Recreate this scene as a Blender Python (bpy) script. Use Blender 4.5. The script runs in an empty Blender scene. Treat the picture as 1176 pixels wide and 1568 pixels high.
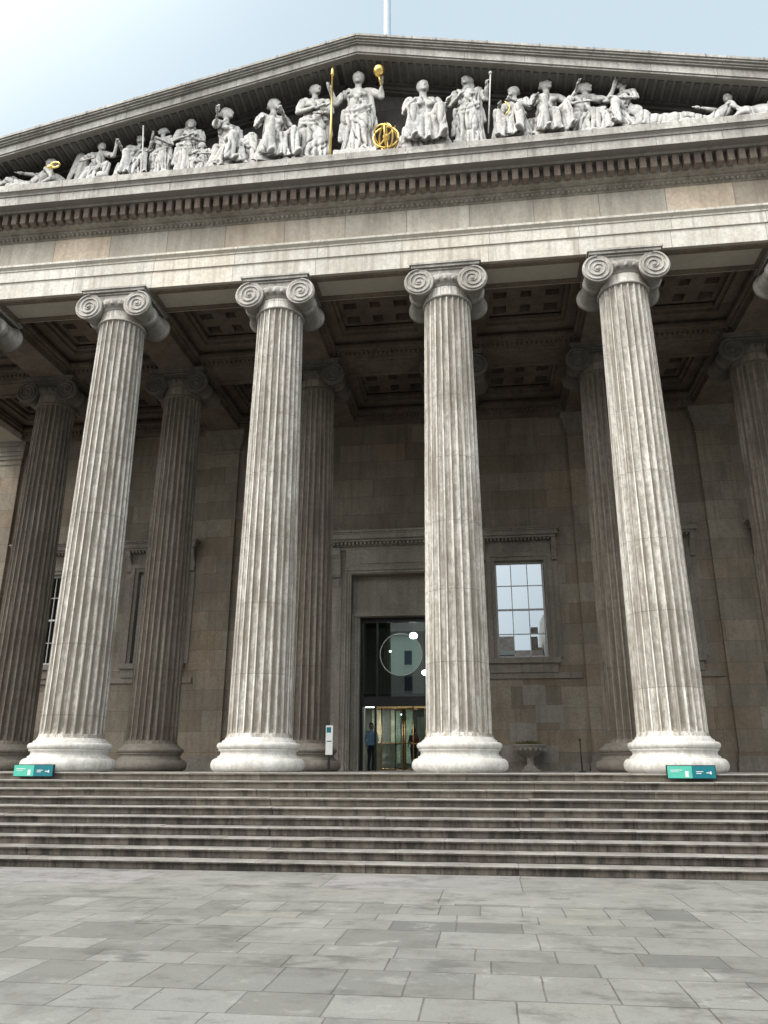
import bpy, bmesh, math, random
from mathutils import Vector, Matrix, noise
random.seed(7)
scene = bpy.context.scene
COL = scene.collection
def des(c, k=.38):
    l = .3 * c[0] + .5 * c[1] + .2 * c[2]
    return tuple(v + (l - v) * k for v in c)

# ------------------------------------------------------------------ nodes
class NT:
    def __init__(s, name):
        s.m = bpy.data.materials.new(name); s.m.use_nodes = True
        s.nt = s.m.node_tree; s.nt.nodes.clear()
        s.out = s.nt.nodes.new('ShaderNodeOutputMaterial')
    def n(s, t, **kw):
        nd = s.nt.nodes.new(t)
        for k, v in kw.items(): setattr(nd, k, v)
        return nd
    def link(s, a, b): s.nt.links.new(a, b)
    def put(s, sock, v):
        if isinstance(v, bpy.types.NodeSocket): s.link(v, sock)
        else:
            if isinstance(v, (tuple, list)) and len(v) == 3 and sock.type == 'RGBA': v = (*v, 1)
            sock.default_value = v
    def M(s, op, a, b=0.0, c=None, clamp=False):
        nd = s.n('ShaderNodeMath', operation=op, use_clamp=clamp)
        s.put(nd.inputs[0], a); s.put(nd.inputs[1], b)
        if c is not None: s.put(nd.inputs[2], c)
        return nd.outputs[0]
    def mix(s, f, a, b, mode='MIX'):
        nd = s.n('ShaderNodeMix', data_type='RGBA', blend_type=mode)
        s.put(nd.inputs[0], f); s.put(nd.inputs[6], a); s.put(nd.inputs[7], b)
        return nd.outputs[2]
    def ramp(s, v, lo, hi, a=0.0, b=1.0):
        nd = s.n('ShaderNodeMapRange', clamp=True)
        s.put(nd.inputs[0], v); nd.inputs[1].default_value = lo; nd.inputs[2].default_value = hi
        nd.inputs[3].default_value = a; nd.inputs[4].default_value = b
        return nd.outputs[0]
    def pos(s, sc=(1, 1, 1), off=(0, 0, 0)):
        g = s.n('ShaderNodeNewGeometry'); mp = s.n('ShaderNodeMapping')
        s.link(g.outputs['Position'], mp.inputs[0]); mp.inputs['Scale'].default_value = sc
        mp.inputs['Location'].default_value = off
        return mp.outputs[0]
    def noise(s, vec, scale, detail=3, rough=.6):
        nd = s.n('ShaderNodeTexNoise'); s.link(vec, nd.inputs['Vector'])
        nd.inputs['Scale'].default_value = scale; nd.inputs['Detail'].default_value = detail
        nd.inputs['Roughness'].default_value = rough
        return nd.outputs[0]
    def xyz(s):
        g = s.n('ShaderNodeNewGeometry'); sp = s.n('ShaderNodeSeparateXYZ'); s.link(g.outputs['Position'], sp.inputs[0])
        return sp.outputs
    def nrm(s):
        g = s.n('ShaderNodeNewGeometry'); sp = s.n('ShaderNodeSeparateXYZ'); s.link(g.outputs['Normal'], sp.inputs[0])
        return sp.outputs
    def slab(s, u, v, rowh, wmin, wvar, joint, seed=0.0):
        vr = s.M('DIVIDE', s.M('ADD', v, seed), rowh)
        row = s.M('FLOOR', vr)
        wn = s.n('ShaderNodeTexWhiteNoise', noise_dimensions='1D'); s.link(row, wn.inputs['W'])
        r = wn.outputs['Value']
        w = s.M('MULTIPLY_ADD', r, wvar, wmin)
        u2 = s.M('ADD', s.M('DIVIDE', u, w), s.M('MULTIPLY', r, 17.3))
        cell = s.M('FLOOR', u2); fu = s.M('FRACT', u2); fv = s.M('FRACT', vr)
        du = s.M('MULTIPLY', s.M('MINIMUM', fu, s.M('SUBTRACT', 1.0, fu)), w)
        dv = s.M('MULTIPLY', s.M('MINIMUM', fv, s.M('SUBTRACT', 1.0, fv)), rowh)
        d = s.M('MINIMUM', du, dv)
        mask = s.ramp(d, joint * .5, joint * 1.2, 1.0, 0.0)
        cb = s.n('ShaderNodeCombineXYZ'); s.link(cell, cb.inputs[0]); s.link(row, cb.inputs[1])
        w2 = s.n('ShaderNodeTexWhiteNoise', noise_dimensions='2D'); s.link(cb.outputs[0], w2.inputs['Vector'])
        return w2.outputs['Value'], w2.outputs['Color'], mask
    def bsdf(s, col, rough=.85, bump=None, bstr=.3, bdist=.02, metal=0.0, spec=.3):
        b = s.n('ShaderNodeBsdfPrincipled'); s.put(b.inputs['Base Color'], col); s.put(b.inputs['Roughness'], rough)
        b.inputs['Metallic'].default_value = metal; b.inputs['Specular IOR Level'].default_value = spec
        if bump is not None:
            bp = s.n('ShaderNodeBump'); bp.inputs['Strength'].default_value = bstr; bp.inputs['Distance'].default_value = bdist
            s.link(bump, bp.inputs['Height']); s.link(bp.outputs[0], b.inputs['Normal'])
        s.link(b.outputs[0], s.out.inputs[0]); return b

def stone(name, pale, mid, dark, slab=None, streak=.5, blotch=.5, bstr=.35, crevice_shade=0.0, under_dark=0.0, seed=0.0, warm=0.0, scale=.9, k=.38):
    pale, mid, dark = des(pale, k), des(mid, k), des(dark, k)
    t = NT(name)
    X = t.xyz()
    med = t.noise(t.pos((1, 1, .6)), scale, 5, .68)
    col = t.mix(t.ramp(med, .5 - blotch * .22, .5 + blotch * .22), pale, mid)
    st = t.noise(t.pos((3.2, 3.2, .22)), 1.6, 4, .68)
    col = t.mix(t.ramp(st, .48, .70, 0, streak), col, dark)
    grain = t.noise(t.pos(), 11, 4, .75)
    height = grain
    if slab:
        rowh, wmin, wvar, joint, tone = slab
        u = t.M('ADD', X[0], X[1])
        val, cc, mask = t.slab(u, X[2], rowh, wmin, wvar, joint, seed)
        col = t.mix(tone, col, t.mix(1.0, col, t.mix(val, (.55, .51, .46), (1.4, 1.38, 1.34)), 'MULTIPLY'))
        odd = t.ramp(val, .95, .96)
        col = t.mix(t.M('MULTIPLY', odd, tone * .7), col, pale)
        if warm:
            sp = t.n('ShaderNodeSeparateColor'); t.link(cc, sp.inputs[0])
            col = t.mix(t.M('MULTIPLY', t.ramp(sp.outputs[1], .55, .9), warm), col, t.mix(1.0, col, (1.05, .82, .62), 'MULTIPLY'))
        col = t.mix(t.M('MULTIPLY', mask, .7), col, tuple(c * .35 for c in dark))
        height = t.M('SUBTRACT', height, t.M('MULTIPLY', mask, 1.6))
    col = t.mix(t.ramp(grain, .4, .7, .0, .45), col, dark)
    if under_dark:
        N = t.nrm(); col = t.mix(t.ramp(N[2], -.2, -.8, 0, under_dark), col, dark)  # downward-facing surfaces move toward the dark tone
    if crevice_shade:
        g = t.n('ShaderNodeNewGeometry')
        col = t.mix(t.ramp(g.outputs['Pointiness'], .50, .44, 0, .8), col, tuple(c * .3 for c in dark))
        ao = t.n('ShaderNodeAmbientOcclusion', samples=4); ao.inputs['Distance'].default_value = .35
        col = t.mix(t.ramp(ao.outputs['AO'], .66, .2, 0, crevice_shade), col, tuple(c * .25 for c in dark))  # crevice shade of the carving painted into the colour, soot included
    t.bsdf(col, .88, height, bstr, .02)
    return t.m

def simple(name, c, rough=.5, metal=0.0, spec=.4, nscale=12, var=.18):
    t = NT(name)
    nz = t.noise(t.pos(), nscale, 2)
    col = t.mix(t.ramp(nz, .3, .7), tuple(x * (1 - var) for x in c), tuple(min(1, x * (1 + var)) for x in c))
    t.bsdf(col, rough, None, .08, .01, metal, spec)
    return t.m

M = {}
def column_mat(name, pale, mid, dark, side_dark, streak=.8):
    pale, mid, dark = des(pale, .4), des(mid, .35), des(dark, .25)
    t = NT(name)
    X = t.xyz(); oi = t.n('ShaderNodeObjectInfo'); rnd = oi.outputs['Random']
    at = t.n('ShaderNodeAttribute', attribute_name='cav'); cav = at.outputs['Fac']
    med = t.noise(t.pos((1, 1, .45)), 1.1, 6, .74)
    col = t.mix(t.ramp(med, .42, .60), pale, mid)
    zz = t.M('DIVIDE', t.M('ADD', X[2], t.M('MULTIPLY', rnd, 3.0)), 1.72)
    dr = t.M('FLOOR', zz); fz = t.M('FRACT', zz)
    cb = t.n('ShaderNodeCombineXYZ'); t.link(dr, cb.inputs[0]); t.link(t.M('FLOOR', t.M('MULTIPLY', rnd, 37.)), cb.inputs[1])
    wn = t.n('ShaderNodeTexWhiteNoise', noise_dimensions='2D'); t.link(cb.outputs[0], wn.inputs['Vector'])
    col = t.mix(.25, col, t.mix(1.0, col, t.mix(wn.outputs['Value'], (.62, .58, .53), (1.4, 1.38, 1.33)), 'MULTIPLY'))
    st = t.noise(t.pos((5.5, 5.5, .13)), 1.9, 5, .74)
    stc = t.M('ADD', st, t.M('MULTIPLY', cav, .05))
    # streaks heavier toward the foot of the shaft, where splash and soot collect
    stc = t.M('ADD', stc, t.ramp(X[2], 6.0, 2.4, 0, .035))
    col = t.mix(t.ramp(stc, .49, .63, 0, streak), col, dark)
    col = t.mix(t.ramp(med, .56, .67, 0, .5), col, tuple(c * .8 for c in dark))
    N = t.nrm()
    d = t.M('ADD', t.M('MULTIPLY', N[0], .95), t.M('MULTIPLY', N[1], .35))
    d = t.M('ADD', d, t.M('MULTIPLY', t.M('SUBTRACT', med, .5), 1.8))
    col = t.mix(t.ramp(d, .0, .6, 0, side_dark), col, dark)  # faces turned right and back move toward the dark tone
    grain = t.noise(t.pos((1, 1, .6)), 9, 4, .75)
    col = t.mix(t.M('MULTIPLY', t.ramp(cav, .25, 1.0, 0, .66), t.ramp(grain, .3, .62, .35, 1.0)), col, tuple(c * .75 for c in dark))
    jd = t.M('MULTIPLY', t.M('MINIMUM', fz, t.M('SUBTRACT', 1.0, fz)), 1.72)
    mask = t.ramp(jd, .003, .009, 1, 0)
    col = t.mix(t.M('MULTIPLY', mask, .5), col, tuple(c * .3 for c in dark))
    col = t.mix(t.ramp(grain, .44, .68, 0, .5), col, dark)
    h = t.M('SUBTRACT', grain, t.M('MULTIPLY', mask, 1.2))
    t.bsdf(col, .88, h, .5, .022)
    return t.m

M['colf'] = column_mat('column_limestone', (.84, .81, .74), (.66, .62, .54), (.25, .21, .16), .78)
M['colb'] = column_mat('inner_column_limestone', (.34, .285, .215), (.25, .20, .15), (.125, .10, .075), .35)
M['capf'] = stone('capital_limestone', (.66, .62, .55), (.42, .38, .32), (.13, .115, .095), streak=.45, under_dark=.75)
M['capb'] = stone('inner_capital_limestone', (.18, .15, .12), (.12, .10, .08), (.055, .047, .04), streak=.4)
M['basef'] = stone('base_limestone', (.80, .77, .71), (.66, .62, .55), (.33, .29, .24), streak=.4, blotch=.6, scale=2.0)
M['arch'] = stone('architrave_limestone', (.80, .765, .67), (.66, .61, .51), (.33, .28, .21), slab=(50, 1.9, .9, .008, .25), streak=.6, under_dark=.85, warm=.2)
M['frieze'] = stone('frieze_limestone', (.58, .53, .44), (.46, .40, .32), (.25, .205, .155), slab=(50, 1.6, .3, .010, .6), streak=.45, warm=.45)
M['corn'] = stone('cornice_limestone', (.66, .63, .57), (.46, .43, .38), (.16, .14, .12), slab=(50, 1.4, .5, .008, .3), streak=.6, under_dark=.9)
M['bed'] = stone('bed_mould_limestone', (.37, .325, .26), (.26, .22, .17), (.10, .085, .065), streak=.5)
M['dent'] = stone('dentil_limestone', (.26, .20, .155), (.17, .128, .10), (.055, .042, .034), streak=.5, k=.2)
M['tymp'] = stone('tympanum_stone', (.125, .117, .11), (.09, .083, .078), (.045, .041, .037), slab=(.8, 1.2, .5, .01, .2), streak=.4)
M['statue'] = stone('statue_limestone', (.86, .84, .80), (.70, .67, .62), (.15, .135, .12), streak=.35, crevice_shade=.95, bstr=.2, under_dark=.8)
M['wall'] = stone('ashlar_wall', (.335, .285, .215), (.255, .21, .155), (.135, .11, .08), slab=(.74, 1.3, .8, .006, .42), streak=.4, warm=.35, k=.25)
M['wlight'] = stone('cleaned_wall_block', (.38, .34, .28), (.31, .275, .22), (.17, .145, .11), streak=.3)
M['trim'] = stone('wall_trim_limestone', (.33, .285, .22), (.25, .21, .16), (.115, .093, .07), streak=.35)
M['dtrim'] = stone('door_trim_limestone', (.43, .385, .31), (.33, .29, .23), (.14, .118, .09), streak=.3)
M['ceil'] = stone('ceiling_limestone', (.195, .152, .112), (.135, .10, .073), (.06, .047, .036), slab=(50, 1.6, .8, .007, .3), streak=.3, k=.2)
M['roof'] = simple('lead_roof', (.25, .26, .27), .5)
M['gold'] = simple('gilding', (.95, .66, .22), .3, 1.0, .5, 20, .1)
M['frame'] = simple('painted_sash', (.55, .56, .56), .4)
M['bronze'] = simple('dark_bronze', (.03, .03, .032), .35, .4)
M['brass'] = simple('polished_brass', (.85, .6, .28), .25, 1.0)
M['black'] = simple('black_iron', (.02, .02, .022), .4)
M['white'] = simple('white_enamel', (.75, .76, .76), .35, var=.04)
M['teal'] = simple('teal_sign_panel', (.10, .52, .40), .4, var=.05)
M['teald'] = simple('dark_teal_sign_panel', (.012, .17, .21), .4, var=.05)
M['pole'] = simple('pole_paint', (.50, .58, .68), .4, var=.05)
M['dark'] = simple('interior_dark', (.035, .042, .05), .7)
M['cream'] = simple('interior_plaster', (.25, .25, .23), .7)
M['shop'] = simple('interior_display', (.60, .60, .46), .6, var=.3, nscale=3)
M['plant'] = simple('moss_plant', (.14, .14, .04), .8)
M['pale'] = stone('new_limestone', (.46, .42, .35), (.38, .335, .27), (.2, .17, .13), streak=.3)

def glassy(name, tr, gl, fac, rough=.01):
    t = NT(name)
    d = t.n('ShaderNodeBsdfTransparent'); d.inputs[0].default_value = (*tr, 1)
    g = t.n('ShaderNodeBsdfGlossy'); g.inputs[0].default_value = (*gl, 1); g.inputs['Roughness'].default_value = rough
    mx = t.n('ShaderNodeMixShader'); mx.inputs[0].default_value = fac
    t.link(d.outputs[0], mx.inputs[1]); t.link(g.outputs[0], mx.inputs[2]); t.link(mx.outputs[0], t.out.inputs[0]); return t.m
M['glass'] = glassy('window_glass', (.25, .28, .3), (.82, .92, 1), .40)
M['dglass'] = glassy('door_glass', (.55, .68, .72), (.85, .95, 1), .11)
M['mglass'] = glassy('mirrored_glass_film', (.9, 1, .95), (.62, .80, .78), .55)
def emit(name, c, s):
    t = NT(name); e = t.n('ShaderNodeEmission'); e.inputs[0].default_value = (*c, 1); e.inputs[1].default_value = s
    t.link(e.outputs[0], t.out.inputs[0]); return t.m
M['lamp'] = emit('lamp_globe', (1, .97, .9), 9)
M['panel'] = emit('foyer_fill_emission', (1, .93, .76), 7)  # emission for the panels added to brighten the foyer

# paving
t = NT('paving_slabs'); X = t.xyz()
med = t.noise(t.pos(), 1.5, 6, .72); big = t.noise(t.pos(), .33, 3, .6); fine = t.noise(t.pos(), 42, 3, .75)
wob = t.M('MULTIPLY', t.M('SUBTRACT', med, .5), .035)
u = t.M('ADD', X[0], wob); v_ = t.M('ADD', t.M('ADD', X[1], wob), t.M('MULTIPLY', t.M('SINE', t.M('MULTIPLY', X[1], 3.1)), .12))
val, cc, mask = t.slab(u, v_, .60, .50, .55, .009, .25)
val2, cc2, mask2 = t.slab(u, X[1], 1.4, 2.2, 1.6, .009, .1)
band = t.M('GREATER_THAN', X[1], 11.3)
v = t.mix(band, val, val2); mk = t.mix(band, mask, mask2)
col = t.mix(v, (.195, .196, .180), (.335, .337, .315))
col = t.mix(t.ramp(val, .90, .91, 0, .5), col, (.33, .30, .25))
col = t.mix(t.ramp(val, .10, .09, 0, .6), col, (.15, .152, .148))
col = t.mix(t.M('MULTIPLY', band, .5), col, (.37, .355, .33))
col = t.mix(t.M('MULTIPLY', band, t.ramp(val2, .7, .72, 0, .5)), col, (.35, .33, .35))
col = t.mix(t.ramp(big, .44, .60, 0, .5), col, (.235, .235, .205))
col = t.mix(t.ramp(med, .50, .64, 0, .6), col, (.155, .153, .14))
col = t.mix(t.ramp(med, .42, .35, 0, .5), col, (.42, .42, .395))
wear = t.noise(t.pos((1, 1.6, 1), (7, 3, 0)), .8, 6, .74)
damp = t.ramp(wear, .55, .63)
col = t.mix(t.M('MULTIPLY', damp, .6), col, (.115, .114, .105))
col = t.mix(t.ramp(wear, .40, .33, 0, .45), col, (.40, .40, .375))
col = t.mix(t.ramp(fine, .35, .75, 0, .32), col, (.13, .13, .12))
vo = t.n('ShaderNodeTexVoronoi'); vo.inputs['Scale'].default_value = 2.3; t.link(t.pos(), vo.inputs['Vector'])
col = t.mix(t.ramp(vo.outputs['Distance'], .035, .02, 0, .6), col, (.07, .07, .065))
col = t.mix(t.M('MULTIPLY', mk, t.ramp(wear, .3, .6, .35, .85)), col, (.085, .082, .072))
t.bsdf(col, t.M('SUBTRACT', t.ramp(med, .3, .7, .62, .85), t.M('MULTIPLY', damp, .15)), t.M('SUBTRACT', fine, t.M('MULTIPLY', mk, 1.5)), .3, .015); M['pave'] = t.m

# steps
t = NT('worn_step_stone'); X = t.xyz(); N = t.nrm()
row = t.M('FLOOR', t.M('DIVIDE', t.M('ADD', X[2], -.001), .16))
cbx = t.M('ADD', X[0], t.M('MULTIPLY', row, 2.77))
val, cc, mask = t.slab(cbx, t.M('ADD', X[2], -.001), .16, 1.7, 1.1, .006, 0.0)
med = t.noise(t.pos((1, 1, 1)), 1.6, 5, .72); fine = t.noise(t.pos(), 32, 3, .75); st = t.noise(t.pos((2.2, 1, .5)), 1.6, 5, .78)
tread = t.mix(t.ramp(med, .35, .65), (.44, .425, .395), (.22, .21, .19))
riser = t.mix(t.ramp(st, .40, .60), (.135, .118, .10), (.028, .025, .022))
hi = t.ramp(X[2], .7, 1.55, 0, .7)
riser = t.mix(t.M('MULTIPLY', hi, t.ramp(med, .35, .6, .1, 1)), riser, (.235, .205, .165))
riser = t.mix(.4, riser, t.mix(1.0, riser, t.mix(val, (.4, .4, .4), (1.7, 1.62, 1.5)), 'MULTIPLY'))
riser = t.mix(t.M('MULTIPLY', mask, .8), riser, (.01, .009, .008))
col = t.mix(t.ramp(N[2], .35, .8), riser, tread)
col = t.mix(t.ramp(fine, .35, .75, 0, .35), col, (.06, .055, .048))
t.bsdf(col, .72, fine, .4, .015); M['step'] = t.m

# ------------------------------------------------------------------ mesh helpers
def box(bm, x0, x1, y0, y1, z0, z1, mi=0):
    vs = [bm.verts.new(p) for p in ((x0, y0, z0), (x1, y0, z0), (x1, y1, z0), (x0, y1, z0), (x0, y0, z1), (x1, y0, z1), (x1, y1, z1), (x0, y1, z1))]
    for f in ((0, 3, 2, 1), (4, 5, 6, 7), (0, 1, 5, 4), (1, 2, 6, 5), (2, 3, 7, 6), (3, 0, 4, 7)):
        fc = bm.faces.new([vs[i] for i in f]); fc.material_index = mi
def prism(bm, pts, x0, x1, axis='X'):
    def P(a, b, e): return (e, a, b) if axis == 'X' else (a, e, b)
    A = [bm.verts.new(P(a, b, x0)) for a, b in pts]; B = [bm.verts.new(P(a, b, x1)) for a, b in pts]
    n = len(pts)
    fs = [bm.faces.new(A), bm.faces.new(B[::-1])]
    for i in range(n): fs.append(bm.faces.new((A[i], B[i], B[(i + 1) % n], A[(i + 1) % n])))
    return fs
def lathe(bm, prof, seg=48, mat=Matrix(), cap=True, mi=0, smooth=True):
    rings = []
    for r, z in prof:
        rings.append([bm.verts.new(mat @ Vector((r * math.cos(2 * math.pi * i / seg), r * math.sin(2 * math.pi * i / seg), z))) for i in range(seg)])
    for a, b in zip(rings, rings[1:]):
        for i in range(seg):
            f = bm.faces.new((a[i], a[(i + 1) % seg], b[(i + 1) % seg], b[i])); f.smooth = smooth; f.material_index = mi
    if cap:
        f = bm.faces.new(rings[0][::-1]); f.material_index = mi
        f = bm.faces.new(rings[-1]); f.material_index = mi
def ell(bm, c, r, rot=None, sub=2, mi=0):
    res = bmesh.ops.create_icosphere(bm, subdivisions=sub, radius=1)
    m = Matrix.Translation(c) @ (rot.to_4x4() if rot else Matrix()) @ Matrix.Diagonal((*r, 1))
    bmesh.ops.transform(bm, matrix=m, verts=res['verts'])
    for v in res['verts']:
        for f in v.link_faces: f.smooth = True; f.material_index = mi
def tube(bm, pts, rad, n=8, mi=0, smooth=True, closed=False):
    pts = [Vector(p) for p in pts]
    if not hasattr(rad, '__len__'): rad = [rad] * len(pts)
    rings = []; prev = None
    for i, p in enumerate(pts):
        if closed: d = pts[(i + 1) % len(pts)] - pts[i - 1]
        else: d = pts[min(i + 1, len(pts) - 1)] - pts[max(i - 1, 0)]
        if d.length < 1e-9: d = Vector((0, 0, 1))
        d.normalize()
        if prev is None:
            a = d.orthogonal().normalized()
        else:
            a = (prev - d * prev.dot(d)); a = a.normalized() if a.length > 1e-6 else d.orthogonal().normalized()
        prev = a; b = d.cross(a)
        rings.append([bm.verts.new(p + (a * math.cos(2 * math.pi * k / n) + b * math.sin(2 * math.pi * k / n)) * rad[i]) for k in range(n)])
    pr = list(zip(rings, rings[1:]))
    if closed: pr.append((rings[-1], rings[0]))
    for A, B in pr:
        for k in range(n):
            f = bm.faces.new((A[k], A[(k + 1) % n], B[(k + 1) % n], B[k])); f.smooth = smooth; f.material_index = mi
    if not closed:
        bm.faces.new(rings[0][::-1]).material_index = mi; bm.faces.new(rings[-1]).material_index = mi
def capsule(bm, a, b, ra, rb, n=12):
    a = Vector(a); b = Vector(b); d = (b - a); d.normalize()
    pts, rr = [], []
    for t_ in (-.98, -.8, -.5, 0): pts.append(a + d * ra * t_); rr.append(ra * math.sqrt(max(0.0, 1 - t_ * t_)))
    for t_ in (0, .5, .8, .98): pts.append(b + d * rb * t_); rr.append(rb * math.sqrt(max(0.0, 1 - t_ * t_)))
    tube(bm, pts, rr, n)
def mkobj(name, bm, mats, parent=None, loc=None, bevel=0, recalc=True):
    me = bpy.data.meshes.new(name)
    if recalc: bmesh.ops.recalc_face_normals(bm, faces=bm.faces)
    bm.to_mesh(me); bm.free()
    for m in (mats if isinstance(mats, (list, tuple)) else [mats]): me.materials.append(m)
    ob = bpy.data.objects.new(name, me); COL.objects.link(ob)
    if parent: ob.parent = parent
    if loc: ob.location = loc
    if bevel:
        b = ob.modifiers.new('bevel', 'BEVEL'); b.width = bevel; b.segments = 2; b.limit_method = 'ANGLE'
    return ob
def empty(name):
    e = bpy.data.objects.new(name, None); COL.objects.link(e); return e

# ------------------------------------------------------------------ dimensions
S = 4.78; F = 1.6; YF = 18.7; YI = YF + S; YW = YI + S; TOP = 14.87
COLX = [(-3.5 + i) * S for i in range(8)]
museum = empty('museum_building')

# ------------------------------------------------------------------ columns
def shaft_mesh():
    bm = bmesh.new(); cl = bm.verts.layers.float.new('cav')
    z0, z1 = .76, TOP - F - .60
    us = [(0, 0), (.16, 0), (.18, .45), (.28, .78), (.42, .96), (.58, 1), (.74, .96), (.88, .78), (.98, .45)]
    zs = [z0, z0 + .05, z0 + .09, z0 + .11, z0 + .14, z0 + .18, z0 + .26]
    nmid = 22
    for i in range(1, nmid): zs.append(z0 + .26 + (z1 - z0 - .8) * i / nmid)
    zt = z1 - .36
    zs += [zt - .16, zt - .08, zt - .04, zt, zt + .05, z1]
    rings = []
    for z in zs:
        t_ = (z - z0) / (z1 - z0)
        R = .765 - .135 * t_ ** 1.35
        if z < z0 + .09: R += .03 * (1 - (z - z0) / .09)
        e = min(max((z - (z0 + .09)) / .17, 0), max((zt - z) / .16, 0)); e = min(1, e)
        dep = .085 * R / .765 * math.sqrt(max(0, 1 - (1 - e) ** 2))
        ring = []
        for k in range(24):
            for u, s in us:
                a = 2 * math.pi * (k + u) / 24
                r = R - dep * s
                v = bm.verts.new((r * math.cos(a), r * math.sin(a), z)); v[cl] = s * min(1, dep / .05); ring.append(v)
        rings.append(ring)
    n = len(rings[0])
    for A, B in zip(rings, rings[1:]):
        for i in range(n): bm.faces.new((A[i], A[(i + 1) % n], B[(i + 1) % n], B[i]))
    return bm
def base_mesh():
    bm = bmesh.new()
    pr = [(1.04, 0)]
    for k in range(9):
        a = -math.pi / 2 + math.pi * k / 8; pr.append((.98 + .13 * math.cos(a), .16 + .15 * math.sin(a)))
    pr += [(.96, .315), (.96, .35), (.915, .37), (.895, .41), (.905, .46), (.945, .48), (.945, .505)]
    for k in range(7):
        a = -math.pi / 2 + math.pi * k / 6; pr.append((.915 + .075 * math.cos(a), .585 + .075 * math.sin(a)))
    pr += [(.875, .665), (.875, .70), (.84, .715), (.81, .74), (.80, .77)]
    lathe(bm, pr, 64)
    return bm
def capital_mesh():
    bm = bmesh.new()
    box(bm, -.98, .98, -.84, .84, -.06, -.002); box(bm, -.93, .93, -.79, .79, -.13, -.06)
    pts = []
    for i in range(13):
        x = -.75 + 1.5 * i / 12; pts.append((x, -.34 - .07 * math.cos(x / .75 * math.pi / 2)))
    pts += [(.75, -.13), (-.75, -.13)]
    prism(bm, pts, -.68, .68, 'Y')
    for sx in (-1, 1):
        m = Matrix.Translation((sx * .73, 0, -.54)) @ Matrix.Rotation(math.radians(90), 4, 'X')
        pr = [(.05, -.72), (.35, -.72), (.40, -.74), (.405, -.72), (.40, -.64), (.37, -.62), (.33, -.45), (.29, -.2), (.285, -.1), (.31, -.09), (.32, -.05), (.31, 0), (.32, .05), (.31, .09), (.285, .1), (.29, .2), (.33, .45), (.37, .62), (.40, .64), (.405, .72), (.40, .74), (.35, .72), (.05, .72)]
        lathe(bm, pr, 36, m)
        for sy in (-1, 1):
            P, Rr = [], []
            turns = 2.6; n = 70
            for i in range(n + 1):
                f = i / n; ang = math.pi / 2 - 2 * math.pi * turns * f
                r = .385 * (1 - f) * .84 + .062
                P.append((sx * (.73 + r * math.cos(ang)), sy * .735, -.54 + r * math.sin(ang)))
                Rr.append(.034 - .016 * f)
            tube(bm, P, Rr, 6)
            ell(bm, (sx * .73, sy * .735, -.54), (.06, .045, .06), sub=2)
    for sy in (-1, 1):
        tube(bm, [(-.73 + 1.46 * i / 10, sy * .70, -.165) for i in range(11)], .032, 6)
        tube(bm, [(-.42 + .84 * i / 10, sy * .70, -.36 - .07 * math.cos((-.42 + .84 * i / 10) / .75 * math.pi / 2)) for i in range(11)], .030, 6)
    lathe(bm, [(.62, -.66), (.66, -.64), (.66, -.60), (.70, -.58), (.76, -.50), (.79, -.42), (.78, -.36)], 48)
    for k in range(22):
        a = 2 * math.pi * (k + .5) / 22
        ell(bm, (.755 * math.cos(a), .755 * math.sin(a), -.49), (.065, .065, .085), sub=1)
    lathe(bm, [(.63, -1.0), (.67, -.985), (.685, -.96), (.67, -.935), (.63, -.92)], 48, cap=False)
    return bm
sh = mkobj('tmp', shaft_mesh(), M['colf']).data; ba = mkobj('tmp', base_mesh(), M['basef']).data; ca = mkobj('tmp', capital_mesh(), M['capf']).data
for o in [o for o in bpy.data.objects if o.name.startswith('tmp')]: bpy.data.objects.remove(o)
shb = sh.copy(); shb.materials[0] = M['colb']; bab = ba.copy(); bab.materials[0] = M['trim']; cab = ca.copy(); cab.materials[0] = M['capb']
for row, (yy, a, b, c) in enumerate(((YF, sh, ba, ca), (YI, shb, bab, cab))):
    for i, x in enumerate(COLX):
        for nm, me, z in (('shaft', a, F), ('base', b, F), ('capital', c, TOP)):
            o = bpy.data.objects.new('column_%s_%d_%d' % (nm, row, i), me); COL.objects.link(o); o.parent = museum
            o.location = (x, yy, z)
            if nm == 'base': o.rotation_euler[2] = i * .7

# ------------------------------------------------------------------ entablature (front + returns)
HX = 3.5 * S + .65; FY = YF - .65
def ent(name, prof, mat, back=19.35):
    bm = bmesh.new()
    path = [lambda p: (-(HX + p), YW + 1.2), lambda p: (-(HX + p), FY - p), lambda p: (HX + p, FY - p), lambda p: (HX + p, YW + 1.2)]
    inner = [(-(HX - 1.3), YW + 1.2), (-(HX - 1.3), back), ((HX - 1.3), back), ((HX - 1.3), YW + 1.2)]
    rings = []
    for f, (ix, iy) in zip(path, inner):
        r = [bm.verts.new((f(p)[0], f(p)[1], z)) for p, z in prof]
        r.append(bm.verts.new((ix, iy, prof[-1][1]))); r.append(bm.verts.new((ix, iy, prof[0][1])))
        rings.append(r)
    n = len(rings[0])
    for A, B in zip(rings, rings[1:]):
        for i in range(n): bm.faces.new((A[i], A[(i + 1) % n], B[(i + 1) % n], B[i]))
    bm.faces.new(rings[0]); bm.faces.new(rings[-1][::-1])
    return mkobj(name, bm, mat, museum)
ent('architrave', [(0, TOP), (0, 15.40), (.045, 15.405), (.045, 15.74), (.07, 15.75), (.08, 15.79), (.12, 15.83), (.15, 15.86), (.15, 15.925)], M['arch'])
ent('frieze', [(0, 15.928), (0, 16.80)], M['frieze'])
ent('bed_moulding', [(.02, 16.803), (.05, 16.83), (.06, 16.87), (.12, 16.91), (.17, 16.94), (.17, 16.98), (.36, 16.985), (.36, 17.40)], M['bed'])
ent('cornice', [(.62, 17.403), (.66, 17.45), (.80, 17.46), (.80, 17.43), (.93, 17.43), (.93, 17.70), (.96, 17.71), (.98, 17.75), (1.03, 17.80), (1.06, 17.82), (1.06, 17.90)], M['corn'])
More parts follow.
